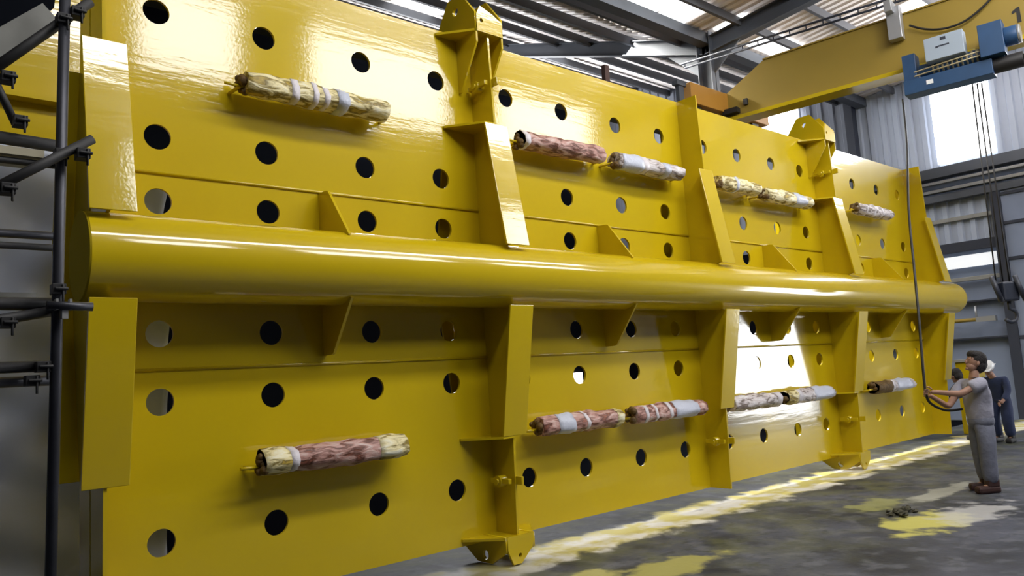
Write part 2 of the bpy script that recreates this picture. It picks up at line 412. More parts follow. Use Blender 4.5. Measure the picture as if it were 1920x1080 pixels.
for cx in (13.75, -2.5):
    struct(ibeam((cx, VY, 0), (cx, VY, 8.7), 0.34, 0.26, STEEL, 'trim_%d' % tn)); tn += 1
    struct(ibeam((cx, VY, z1(VY)-0.30), (cx, -8.1, z1(-8.1)-0.30), 0.36, 0.2, STEEL, 'trim_%d' % tn)); tn += 1
    struct(ibeam((cx, VY, z2(VY)-0.30), (cx, 12.1, z2(12.1)-0.40), 0.34, 0.2, STEEL, 'trim_%d' % tn)); tn += 1
    struct(MB().prism([(VY+0.1, 7.75), (VY+0.1, 8.6), (VY+1.3, 8.85)], 0, cx-0.015, cx+0.015).prism([(VY-0.1, 7.75), (VY-0.1, 8.6), (VY-1.2, 8.6)], 0, cx-0.015, cx+0.015).build('trim_%d' % tn, STEEL)); tn += 1
# gutter beam along the valley
struct(MB().box((-9, VY-0.12, 8.45), (21, VY+0.12, 8.68)).build('trim_%d' % tn, STEEL)); tn += 1

# doors: end wall opening (out of frame to the right) and sliding door leaf at the frame's edge
struct(MB().box((EX+0.0, -8.0, 0.02), (EX+0.05, -5.2, 3.0)).build('door_1', DAYDOOR))
d2 = MB().box((EX-0.22, -3.4, 0.05), (EX-0.14, 0.05, 5.42)).build('door_2', DARKW); struct(d2)
fr = MB()
fr.box((EX-0.27, -0.10, 0.05), (EX-0.12, 0.12, 5.44))
for z in (0.9, 1.9, 2.9, 3.75, 4.6, 5.30): fr.box((EX-0.25, -3.4, z), (EX-0.13, -0.08, z+0.07))
fr.box((EX-0.25, -0.75, 0.05), (EX-0.13, -0.68, 5.4))
o = fr.build('door_frame', FRAMEB, d2)
struct(MB().box((17.7, 12.04, 0.0), (18.7, 12.09, 1.75)).build('door_3', DAYDOOR))
struct(MB().box((EX-0.16, 6.5, 0.0), (EX-0.12, 7.1, 2.0)).build('door_4', DAYDOOR))
struct(MB().box((EX-0.13, 3.3, 0), (EX-0.11, 12.0, 5.0)).build('wall_right', SHADEBLK))  # black skin standing in for shade on the rear end wall
struct(MB().box((-9, 1.0, 0), (20.9, 12.0, 0.004)).build('floor', SHADEBLK))  # added black slab, paints the rear bay's darkness onto its floor

# ------------------------------------------------------------------ the yellow panel
P = empty('steel_panel', (8.45, 0, 0.0), 'huge glossy yellow steel panel with rows of round holes and a pipe across it', 'steel panel')
HX = [1.791, 2.653, 3.585, 4.432, 5.347, 6.183, 7.109, 7.957, 8.91, 9.745, 10.663, 11.519, 12.42, 13.31, 14.262, 15.148]
HZ = [0.72, 1.72, 2.22, 3.22, 3.72, 4.72]
PT, PB = 5.262, 0.20
WX = [1.345, 4.89, 8.415, 11.97, 15.54]
plate('plate', [(1.345, PB), (15.54, PB), (15.54, PT), (1.345, PT)], [(x, z, 0.099) for x in HX for z in HZ], 0.024, Matrix.Translation((0, 0.012, 0)) @ XZ, YEL, P)
pp = MB(); PX0, PX1, PY, PZ, PR = 1.205, 16.2, -0.312, 2.72, 0.305
pp.tube((PX0, PY, PZ), (PX1, PY, PZ), PR, 72, cap=False)
# domed right end, flat left cap
nseg = 72; prev = None
for j in range(0, 9):
    a = j/8*math.pi/2; rr = PR*math.cos(a); xx = PX1 + 0.30*math.sin(a)
    ring = [pp.bm.verts.new((xx, PY+rr*math.cos(t), PZ+rr*math.sin(t))) for t in [2*math.pi*i/nseg for i in range(nseg)]] if j < 8 else None
    if prev:
        if ring:
            for i in range(nseg): f = pp.bm.faces.new((prev[i], prev[(i+1) % nseg], ring[(i+1) % nseg], ring[i])); f.smooth = True
        else:
            tip = pp.bm.verts.new((xx, PY, PZ))
            for i in range(nseg): f = pp.bm.faces.new((prev[i], prev[(i+1) % nseg], tip)); f.smooth = True
    prev = ring
pipe = pp.build('pipe', YELPIPE, P)
MB().tube((PX0-0.012, PY, PZ), (PX0+0.01, PY, PZ), PR-0.004, 72).build('pipe_end_cap', DULLY, pipe)
def strip(name, x0, x1, pts, t, m, parent):
    """bent face plate: centre line pts (y,z) extruded in x, thickness t towards +y"""
    mb = MB(); pr = [(y, z) for y, z in pts] + [(y+t, z) for y, z in reversed(pts)]
    mb.prism(pr, 0, x0, x1); return mb.build(name, m, parent, bevel=0.004)
for i, wx in enumerate(WX):
    side = 1
    web = MB()
    t = 0.012
    for sgn in (-1, 1):                                    # front and rear webs
        s = sgn
        if sgn == -1:
            web.prism([(0, PB), (-0.30, PB), (-0.33, 1.20), (-0.53, 2.40), (-0.36, 2.44), (-0.36, 3.0), (-0.53, 3.04), (-0.33, 4.24), (-0.30, PT), (0, PT)], 0, wx-t, wx+t)
        else:
            web.prism([(0.024, PB), (0.30, PB), (0.33, 1.20), (0.54, 2.45), (0.54, 2.99), (0.33, 4.24), (0.30, PT), (0.024, PT)], 0, wx-t, wx+t)
    wb = web.build('web', YEL, P)
    w = 0.145
    strip('flange', wx-w, wx+w, [(-0.35, 1.19), (-0.565, 2.415)], 0.022, YEL, P)
    strip('flange', wx-w, wx+w, [(-0.57, 2.995), (-0.35, 4.25)], 0.022, YEL, P)
    strip('flange', wx-w, wx+w, [(0.35, 1.19), (0.56, 2.43), (0.56, 3.01), (0.35, 4.25)], 0.022, YEL, P)
    if i in (1, 3):
        for zz in (4.25, 1.18):                            # tapered shelf plate at the end of the deep web
            MB().prism([(wx-0.40, 0.0), (wx-0.40, -0.02), (wx-0.145, -0.345), (wx, -0.345), (wx, 0)], 2, zz-0.011, zz+0.011).build('shelf_plate', YEL, P)
for gx in (3.12, 6.65, 10.19, 13.75):
    for s in (1, -1):
        zt, zb = PZ + s*0.70, PZ + s*0.27
        g = MB().prism([(0, zt), (-0.13, zt), (-0.17, zt-s*0.01), (-0.50, PZ+s*0.262), (-0.45, PZ+s*0.24), (-0.30, PZ+s*0.27), (0, PZ+s*0.27)], 0, gx-0.012, gx+0.012).build('gusset', YEL, P)
for zz in (3.435, 1.955):
    for a, b in zip(WX, WX[1:]):
        MB().tube((a+0.012, -0.003, zz), (b-0.012, -0.003, zz), 0.013, 10).build('weld_seam', YEL, P)
# lifting lugs at the second and fourth stiffener, top and bottom
def lug(wx, top):
    s = 1 if top else -1; z0 = PT if top else PB
    hgt = 0.40 if top else 0.19
    L1, L2 = wx-0.165, wx+0.165
    e = bpy.data.objects.new('lifting_lug', None); COL.objects.link(e); e.location = (wx, 0, z0); par(e, P)
    e.location = (wx, 0, z0)
    z = lambda d: z0 + s*d
    for x in (L1, L2):
        out = [(-0.33, z(-0.07)), (-0.33, z(hgt*0.32)), (-0.12, z(hgt)), (0.10, z(hgt)), (0.31, z(hgt*0.3)), (0.31, z(-0.07))]
        holes = [(-0.02, z(hgt*0.62), 0.045)]
        c = plate('cheek_plate', out, holes, 0.03, Matrix.Translation((x, 0, 0)) @ YZ, YEL, None, 24); par2(c, e)
        if top: c = MB().prism([(0, z(-0.05)), (-0.33, z(-0.05)), (-0.33, z(-0.18)), (-0.04, z(-0.62)), (0, z(-0.62))], 0, x-0.011, x+0.011).build('bracket', YEL); par2(c, e)
    if top:
        out = [(L1, z(-0.07)), (L1, z(0.11)), (L1+0.05, z(0.20)), (L1+0.20, z(0.15)), (L2, z(0.085)), (L2, z(-0.07))]
        c = plate('front_plate', out, [(L1+0.06, z(0.05), 0.022)], 0.025, Matrix.Translation((0, -0.33, 0)) @ XZ, YEL, None, 20); par2(c, e)
    else:
        out = [(L1, z(-0.07)), (L1, z(0.05)), (L1+0.06, z(0.185)), (L1+0.16, z(0.185)), (L2-0.03, z(0.06)), (L2, z(-0.07))]
        c = plate('front_plate', out, [(wx-0.02, z(0.11), 0.02)], 0.025, Matrix.Translation((0, -0.33, 0)) @ XZ, YEL, None, 20); par2(c, e)
    zz = z(-0.055)
    c = MB().prism([(wx-0.44, 0.0), (wx-0.44, -0.02), (L1, -0.335), (L2, -0.335), (wx+0.40, -0.02), (wx+0.40, 0)], 2, zz-0.012, zz+0.012).build('shelf_plate', YEL); par2(c, e)
def par2(o, e):
    o.parent = e; o.matrix_parent_inverse = Matrix.Translation(-Vector((e.location)))
for wx in (WX[1], WX[3]):
    lug(wx, True); lug(wx, False)
# pin bosses through the stiffener webs
for wx, zz in ((WX[1], 4.68), (WX[1], 0.76), (WX[2], 0.78), (WX[3], 4.68), (WX[3], 0.76)):
    pb = MB(); pb.tube((wx-0.10, -0.16, zz), (wx+0.10, -0.16, zz), 0.055, 20); pb.tube((wx-0.12, -0.16, zz), (wx-0.09, -0.16, zz), 0.03, 12)
    b = pb.build('pin_boss', YEL, P)
    MB().box((wx-0.085, -0.31, zz-0.02), (wx-0.045, -0.04, zz+0.03)).build('keeper_bar', YEL, b, bevel=0.006)
    MB().box((wx+0.0, -0.40, zz-0.03), (wx+0.03, -0.28, zz+0.05)).build('lug_tab', YEL, b, bevel=0.006)

# ------------------------------------------------------------------ wrapped anodes on the panel
AN = [  # x0, x1, z, wrap, bands [(t0, t1, material)], label
 (2.40, 3.70, 4.20, WRAPY, [(.28, .33, TAPE), (.42, .46, TAPE), (.50, .54, TAPE), (.60, .68, TAPEL)], 'paint-flecked pale wrapped bundle taped in bands, leftmost of the upper row'),
 (5.34, 6.59, 4.20, WRAPP, [(.0, .05, TAPE)], 'pink and cream wrapped bundle, second from the left in the upper row'),
 (6.82, 8.07, 4.18, WRAPW, [(.05, .34, TAPEL), (.34, .42, TAPE), (.66, .76, TAPEL)], 'wrapped bundle with broad white-lilac tape and a red middle, upper row'),
 (8.89, 9.84, 4.17, WRAPY, [(.35, .40, TAPEL)], 'short cream bundle with a mauve streak right beside the middle stiffener, upper row'),
 (10.01, 11.32, 4.13, WRAPY, [(.60, .86, TAPEL)], 'cream bundle with a mauve far end, left of the fourth stiffener, upper row'),
 (12.90, 14.20, 4.20, WRAPW, [(.18, .22, TAPE), (.40, .44, TAPE), (.62, .66, TAPE)], 'pinkish wrapped bundle, rightmost of the upper row'),
 (2.46, 3.74, 1.205, WRAPP, [(.16, .21, TAPE), (.0, .16, WRAPY), (.78, 1.0, WRAPY)], 'large red-brown wrapped bundle with one white band, leftmost of the lower row'),
 (5.34, 6.55, 1.22, WRAPP, [(.18, .36, TAPEL), (.50, .535, TAPE), (.9, 1.0, WRAPY)], 'wrapped bundle with broad lilac label near its left end, lower row'),
 (6.78, 8.10, 1.22, WRAPP, [(.10, .14, TAPE), (.24, .27, TAPE), (.42, .47, TAPE), (.52, .86, TAPEL)], 'wrapped bundle with mauve left half and pale right half, lower row'),
 (8.72, 9.84, 1.205, WRAPW, [(.9, 1.0, TAPE)], 'greyish mauve bundle just right of the middle stiffener, lower row'),
 (10.02, 11.36, 1.21, WRAPW, [(.0, .20, WRAPY), (.20, .28, TAPE), (.55, .95, TAPEL)], 'bundle with olive left end and lilac right half, left of the white-lit stiffener, lower row'),
 (12.82, 14.28, 1.19, WRAPW, [(.0, .36, ENDS), (.36, .42, TAPE), (.5, .9, TAPEL)], 'bundle with dark left end and pale lilac right end, rightmost of the lower row'),
]
def anode(x0, x1, z, wm, bands, label, seed):
    stub = seed in (100, 101, 105, 106, 107, 111)
    rnd = random.Random(seed); cx = (x0+x1)/2; y = -0.185
    e = empty('wrapped_anode', (cx, y, z), label, 'wrapped anode', 'wrapped anodes mounted on the yellow panel')
    N, R = 26, 18
    def prof(t):                                            # radius along the bar
        return 0.114 * (1 - 0.10*abs(2*t-1)) 
    ph = [rnd.uniform(0, 6.28) for _ in range(6)]
    def rad(t, a):
        return prof(t) * (1 + 0.07*math.sin(3*a+ph[0]+5*t) + 0.05*math.sin(7*a+ph[1]-9*t) + 0.05*math.sin(23*t+ph[2]) + 0.03*math.sin(41*t+2*a+ph[3]))
    def surf(t0, t1, grow, n, name, m, parent):
        mb = MB(); prev = None; first = None
        for i in range(n+1):
            t = t0+(t1-t0)*i/n; ring = []
            for k in range(R):
                a = 2*math.pi*k/R; r = rad(t, a) + grow
                fl = 0.82 if math.sin(a) < -0.55 else 1.0
                ring.append(mb.bm.verts.new((x0+(x1-x0)*t, y + r*math.cos(a), z + r*math.sin(a)*fl)))
            if prev:
                for k in range(R):
                    f = mb.bm.faces.new((prev[k], prev[(k+1) % R], ring[(k+1) % R], ring[k])); f.smooth = True
            else: first = ring
            prev = ring
        mb.bm.faces.new(first[::-1]); mb.bm.faces.new(prev)
        o = mb.build(name, m); o.parent = parent; o.matrix_parent_inverse = Matrix.Translation(-Vector(parent.location)); return o
    surf(0.0, 1.0, 0.0, N, 'wrapping', wm, e)
    for (a, b, m) in bands:
        surf(a, b, 0.004, max(2, int((b-a)*26)), 'tape_band' if m in (TAPE, TAPEL) else 'overspray_wrap', m, e)
    c = MB()
    for k in range(9):
        c.ball((x0-0.005+rnd.uniform(-.02, .02), y+rnd.uniform(-.07, .07), z+rnd.uniform(-.07, .07)), rnd.uniform(.022, .045), seg=8)
    o = c.build('crumpled_end', ENDS); o.parent = e; o.matrix_parent_inverse = Matrix.Translation(-Vector(e.location))
    for xe, sg in ((x0, -1), (x1, 1)):
        r = MB().path([(xe+sg*0.055, -0.005, z-0.03), (xe+sg*0.05, -0.10, z-0.03), (xe+sg*0.03, y+0.01, z-0.02), (xe-sg*0.05, y, z)], 0.015, 10)
        if sg < 0 and stub: r.tube((xe-0.16, y, z-0.02), (xe-0.02, y, z-0.02), 0.012, 8)
        o = r.build('mounting_rod', YEL); o.parent = e; o.matrix_parent_inverse = Matrix.Translation(-Vector(e.location))
for i, a in enumerate(AN): anode(*a, seed=100+i)

# ------------------------------------------------------------------ second yellow panel and sheeting behind the scaffold
e2 = empty('rear_steel_panel', (-0.6, 2.3, 0), 'second yellow steel panel standing behind the scaffold at the upper left', 'steel panel')
MB().box((-3.5, 2.30, 0), (2.3, 2.33, 5.9)).build('plate', YEL, e2)
MB().box((-3.5, 2.14, 4.62), (2.3, 2.30, 4.66)).build('stiffener', YEL, e2)
tp = MB(); nx, nz = 90, 80
grid = []
for i in range(nx+1):
    row = []
    for j in range(nz+1):
        u, v = i/nx, j/nz
        x = -3.2 + 5.6*u; z = 0.02 + (4.08 - 0.05*math.sin(9*u))*v
        y = 1.90 + 0.10*math.sin(13*u+7*v+1.5*math.sin(5*v)) + 0.09*math.sin(14*v-23*u+1) + 0.05*math.sin(37*u-21*v+2*math.sin(9*u)) + 0.035*math.sin(41*v+29*u)
        row.append(tp.bm.verts.new((x, y, z)))
    grid.append(row)
for i in range(nx):
    for j in range(nz):
        f = tp.bm.faces.new((grid[i][j], grid[i+1][j], grid[i+1][j+1], grid[i][j+1])); f.smooth = True
o = tp.build('plastic_sheet', TARP); tag(o, 'wrinkled grey plastic sheeting hung behind the scaffold on the left', 'sheeting')
o.modifiers.new('solid', 'SOLIDIFY').thickness = 0.004
e3 = empty('rear_steel_panel', (15.9, 1.6, 0), 'yellow steel plate seen through the holes at the right end of the big panel', 'steel panel')
MB().box((15.9, 0.80, 0), (15.93, 3.0, 5.1)).build('plate', YEL, e3)

# ------------------------------------------------------------------ scaffold at the left
SC = empty('scaffold', (0.745, -2.0, 0), 'dark steel tube scaffold with boards and clamps at the left edge', 'scaffold')
def sc(name, m, fn):
    mb = MB(); fn(mb); return mb.build(name, m, SC)
sc('standard', SCAF, lambda b: b.tube((0.715, -2.0, 0.0), (0.79, -2.0, 4.3), 0.0242, 20))
sc('brace', SCAFD, lambda b: b.tube((0.40, -1.96, 3.17), (0.90, -1.95, 3.72), 0.0242, 14))
sc('brace', SCAFD, lambda b: b.tube((0.50, -1.9, 3.28), (0.60, -1.9, 3.05), 0.018, 14))
sc('brace', SCAFD, lambda b: b.tube((0.40, -2.06, 2.63), (0.885, -2.06, 2.985), 0.0225, 14))
sc('brace', SCAFD, lambda b: b.tube((0.20, -1.95, 2.07), (0.74, -1.95, 2.175), 0.0242, 14))
def led(z, x1, m, r=0.0242, y=-1.9, dz=0.0):
    sc('ledger', m, lambda b: b.tube((-1.2, y, z+dz), (x1, y, z), r, 14))
led(2.975, 0.78, SCAFD, 0.03, -1.9, 0.06); led(2.862, 0.75, SCAFD, 0.016, -1.96); led(2.53, 0.75, SCAF, 0.02, -1.93); led(2.475, 0.75, SCAFD, 0.016, -1.93)
led(2.21, 0.76, SCAFD, 0.03, -1.93); led(1.925, 0.74, SCAFD, 0.026, -1.93); led(1.86, 0.74, SCAF, 0.024, -1.9); led(3.0, 0.75, SCAFD, 0.02, -1.8, 0.1)
sc('ledger', SCAF, lambda b: b.tube((0.70, -2.06, 2.19), (0.885, -2.06, 2.185), 0.02, 14))
sc('board', BOARD, lambda b: b.box((-1.2, -1.985, 2.886), (0.70, -1.76, 2.922)))
sc('board', BOARDG, lambda b: b.box((-0.45, -1.80, 3.43), (0.5, -1.765, 3.545), Matrix.Translation((0.55, 0, 3.5)) @ Matrix.Rotation(-math.radians(44), 4, 'Y') @ Matrix.Translation((-0.22, 0, -3.5))))
sc('board', BOARDG, lambda b: b.box((-1.2, -1.82, 2.245), (0.70, -1.6, 2.275)))
def coupler(x, y, z, m=SCAFD):
    c = MB(); c.box((x-0.028, y-0.034, z-0.024), (x+0.028, y+0.034, z+0.024)); c.tube((x+0.014, y-0.036, z-0.06), (x+0.014, y-0.036, z+0.02), 0.006, 8); c.tube((x-0.02, y-0.04, z), (x+0.034, y-0.04, z), 0.008, 8)
    return c.build('coupler', m, SC, bevel=0.006)
for (x, y, z) in ((0.765, -2.0, 2.905), (0.77, -2.0, 3.57), (0.545, -2.04, 3.22), (0.61, -1.93, 3.06), (0.84, -2.07, 2.90), (0.545, -2.07, 2.70), (0.565, -1.97, 2.12), (0.70, -1.98, 1.92), (0.66, -1.97, 1.86), (0.755, -2.0, 2.27), (0.83, -2.0, 3.62)):
    coupler(x, y, z)
c = MB(); c.box((0.735, -2.07, 2.185), (0.80, -2.03, 2.205)); c.box((0.735, -2.07, 2.17), (0.745, -2.03, 2.22)); c.box((0.79, -2.07, 2.17), (0.80, -2.03, 2.22)); c.box((0.76, -2.065, 2.13), (0.785, -2.03, 2.19))
c.build('clamp', GALV, SC)['label'] = 'bright bare metal clamp'
# base plate of the standard
MB().box((0.64, -2.08, 0.0), (0.79, -1.92, 0.01)).build('base_plate', SCAF, SC)
o = MB().prism([(-1.6, 3.45), (0.60, 3.60), (0.88, 4.0), (0.95, 4.7), (-1.6, 4.7)], 1, -1.2, -1.19).build('black_backdrop', SHADEBLK)  # added black sheet standing in for dark background
tag(o, 'black tarpaulin added to stand in for the dark background behind the scaffold, top left', 'backdrop')

# ------------------------------------------------------------------ bridge crane
def gx(y): return 13.45 + 0.14*(1.55 - y)                   # plan line of the girder
gd = Vector((0.14, -1, 0)).normalized(); gs = Vector((-gd.y, gd.x, 0)) * -1   # along, and sideways (towards -X)
if gs.x > 0: gs = -gs
def gm(y, z=0): return Vector((gx(y), y, z))
GM = Matrix(((gd.x, gs.x, 0, gx(2.45)), (gd.y, gs.y, 0, 2.45), (0, 0, 1, 0), (0, 0, 0, 1)))   # local: u along, v towards camera side, z up
CR = empty('bridge_crane', (13.4, 2.3, 6.75), 'yellow overhead crane girder crossing above the right end of the panel', 'crane')
zb, zt = 6.53, 7.50
g = MB(); 
def prism_uv(mb, poly, v0, v1):
    A = [mb.bm.verts.new(GM @ Vector((u, v0, z))) for u, z in poly]; B = [mb.bm.verts.new(GM @ Vector((u, v1, z))) for u, z in poly]; n = len(poly)
    for i in range(n): mb.bm.faces.new((A[i], A[(i+1) % n], B[(i+1) % n], B[i]))
    mb.bm.faces.new(A[::-1]); mb.bm.faces.new(B)
prism_uv(g, [(0, zb), (9.5, zb), (9.5, zt), (1.0, zt), (0.0, 6.95)], -0.14, 0.14)
g.build('girder', CRANE, CR)
g = MB(); g.box((0.1, -0.20, zb-0.05), (9.5, 0.20, zb+0.02), GM); g.build('bottom_flange', YEL, CR)
g = MB(); g.box((1.0, -0.17, zt), (9.5, 0.17, zt+0.025), GM); g.build('top_flange', CRANE, CR)
g = MB(); g.box((12.0, 2.22, 6.66), (14.7, 2.52, 7.06)); g.build('end_carriage', CRANE2, CR, bevel=0.01)
g = MB(); g.tube((12.3, 2.30, 6.66), (12.3, 2.44, 6.66), 0.12, 18); g.tube((14.3, 2.30, 6.66), (14.3, 2.44, 6.66), 0.12, 18); g.build('wheel', BLK, CR)
g = MB(); g.box((0.15, 0.14, 6.60), (0.45, 0.30, 6.70), GM); g.box((0.55, 0.14, 6.72), (0.63, 0.2, 6.84), GM); g.build('end_stop', BLK, CR)
g = MB(); g.box((3.28, 0.16, 7.05), (3.50, 0.34, 7.62), GM); g.box((3.30, 0.20, 7.5), (3.42, 0.5, 7.7), GM); g.build('cable_bracket', RAILG, CR, bevel=0.01)
# the figure 1 painted on the girder
fg = MB(); u0, z0 = 5.10, 6.78
prism_uv(fg, [(u0, z0), (u0+0.055, z0), (u0+0.05, z0+0.25), (u0+0.02, z0+0.25), (u0-0.06, z0+0.20), (u0-0.06, z0+0.155), (u0, z0+0.18)], 0.140, 0.143)
fg.build('number_mark', BLK, CR)
# runway beam along X
struct(MB().box((-9, 2.27, 6.48), (21, 2.47, 6.52)).box((-9, 2.36, 6.0), (21, 2.38, 6.5)).box((-9, 2.27, 5.98), (21, 2.47, 6.02)).box((-9, 2.34, 6.52), (21, 2.40, 6.60)).build('trim_70', STEEL))
o = MB().box((9.72, 2.33, 6.54), (9.83, 2.41, 6.92)).build('steel_post', simple('post_brown', (0.09, 0.05, 0.045), 0.7)); par(o, CR)
o = MB().box((11.78, 2.33, 6.54), (11.93, 2.41, 6.98)).box((11.7, 2.30, 6.98), (11.98, 2.42, 7.06)).build('buffer', STEEL); par(o, CR)
# cable rail parallel to the girder, above it
R0 = MB()
for dv, dz in ((0, 0), (0.0, 0.10), (0.12, 0.05)):
    p0 = Vector((13.0-dv, 3.0, 7.82+dz)); p1 = Vector((14.35-dv, -3.6, 7.82+dz)); R0.tube(p0, p1, 0.022, 8)
n = 22
for i in range(n):
    t = i/n; p = Vector((13.0, 3.0, 7.82)).lerp(Vector((14.35, -3.6, 7.82)), t); R0.tube(p, p+Vector((0.0, 0, 0.10)), 0.012, 6)
o = R0.build('cable_rail', FRAMEB); tag(o, 'dark ladder-like cable rail running above the yellow crane girder', 'cable rail')
# festoon cable
pts = []
for i in range(25):
    t = i/24; u = 3.6 + 1.35*t; z = 7.25 + 0.12*t - 0.30*(4*t*(1-t)) + 0.1*max(0, t-.6)
    pts.append(GM @ Vector((u, 0.22, z)))
o = MB().path(pts, 0.018, 8).build('festoon_cable', BLK); tag(o, 'black cable sagging in a loop across the crane girder', 'cable')
# hoist trolley
HT = empty('hoist_trolley', GM @ Vector((3.45, 0.35, 5.9)), 'blue hoist trolley with grey control box on the crane girder', 'hoist')
def hpart(name, m, boxes=(), tubes=(), bev=0.008):
    mb = MB()
    for lo, hi in boxes: mb.box(lo, hi, GM)
    for a, b, r in tubes: mb.tube(GM @ Vector(a), GM @ Vector(b), r, 18)
    return mb.build(name, m, HT, bevel=bev)
hpart('frame', BLUE, [((3.48, 0.24, 6.010), (3.68, 0.52, 6.650)), ((4.72, 0.24, 6.030), (4.92, 0.52, 6.730)), ((3.48, 0.28, 5.950), (4.75, 0.60, 6.190))])
hpart('rope_drum', BLUE, tubes=[((3.7, 0.36, 6.350), (4.7, 0.36, 6.350), 0.11)])
hpart('rope_winding', BRASS, tubes=[((3.9+0.07*i, 0.36, 6.350), (3.93+0.07*i, 0.36, 6.350), 0.12) for i in range(10)], bev=0)
hpart('control_box', BOXG, [((3.86, 0.42, 6.390), (4.42, 0.66, 6.770))])
hpart('box_mark', FRAMEB, [((4.02, 0.661, 6.570), (4.06, 0.663, 6.600)), ((4.06, 0.661, 6.580), (4.22, 0.663, 6.605)), ((4.10, 0.661, 6.680), (4.18, 0.663, 6.730))], bev=0)
hpart('gearbox', BLUE, [((4.62, 0.40, 6.210), (4.95, 0.68, 6.730))], [((4.95, 0.5, 6.480), (5.12, 0.5, 6.480), 0.15)])
hpart('gear_cover', RAILG, tubes=[((5.12, 0.5, 6.480), (5.16, 0.5, 6.480), 0.145)])
hpart('motor', BLK, tubes=[((4.45, 0.45, 6.090), (5.15, 0.45, 6.090), 0.12), ((5.15, 0.45, 6.090), (5.3, 0.45, 6.090), 0.08)])
hpart('guide_rod', BRASS, tubes=[((3.66, 0.62, 6.290), (4.75, 0.62, 6.350), 0.012), ((3.66, 0.62, 6.220), (4.75, 0.62, 6.280), 0.012)], bev=0)
hpart('label_plate', WHITEP, [((3.82, 0.60, 6.040), (3.92, 0.604, 6.110))], bev=0)
hpart('chain_bundle', SCAF, tubes=[((5.2+0.05*i, 0.5, 5.88+0.03*(i % 3)), (5.23+0.05*i, 0.55, 6.180), 0.02) for i in range(5)], bev=0)
# hook block hanging from the hoist
hb = Vector((13.55, -2.08, 2.62))
HB = empty('hook_block', (hb.x, hb.y, 2.2), 'dark hook block with bright sheaves hanging on wire ropes at the right', 'hook block')
iv = Vector((0.75, -0.66, 0)); dv = Vector((0.66, 0.75, 0))  # across the view, and away
m = MB()
for s in (-0.16, -0.05, 0.05): m.tube(hb + iv*s + Vector((0, 0, 0.08)), (hb.x + iv.x*s*0.7 , hb.y + iv.y*s*0.7, 5.9), 0.011, 8)
m.build('wire_rope', BLK, HB)
m = MB(); m.box((-0.12, -0.10, -0.20), (0.12, 0.10, 0.10), Matrix.Translation(hb) @ Matrix.Rotation(math.atan2(iv.y, iv.x), 4, 'Z')); m.build('body', FRAMEB, HB, bevel=0.03)
def sheave(off, tilt):
    ax = (iv*math.cos(tilt) + dv*-math.sin(tilt) + Vector((0, 0, 0.25))).normalized(); c = hb + iv*off
    s_ = MB(); s_.tube(c - ax*0.035, c + ax*0.035, 0.21, 28); so = s_.build('sheave', FRAMEB, HB)
    r_ = MB(); r_.tube(c + ax*(0.036 if off > 0 else -0.045), c + ax*(0.045 if off > 0 else -0.036), 0.19, 28); r = r_.build('sheave_glint', WHITEP); r.parent = so; r.matrix_parent_inverse = Matrix.Translation(-Vector(HB.location))  # white disc paints in the glint on the sheave
sheave(0.20, 0.6); sheave(-0.16, 0.6)
m = MB(); m.path([hb+Vector((0, 0, -0.18)), hb+Vector((0, 0, -0.32))] + [hb + Vector((0, 0, -0.42)) + iv*(0.10*math.sin(a)) + Vector((0, 0, 0.10*math.cos(a))) for a in [0.2+0.4*k for k in range(11)]], 0.028, 10); m.build('hook', FRAMEB, HB)

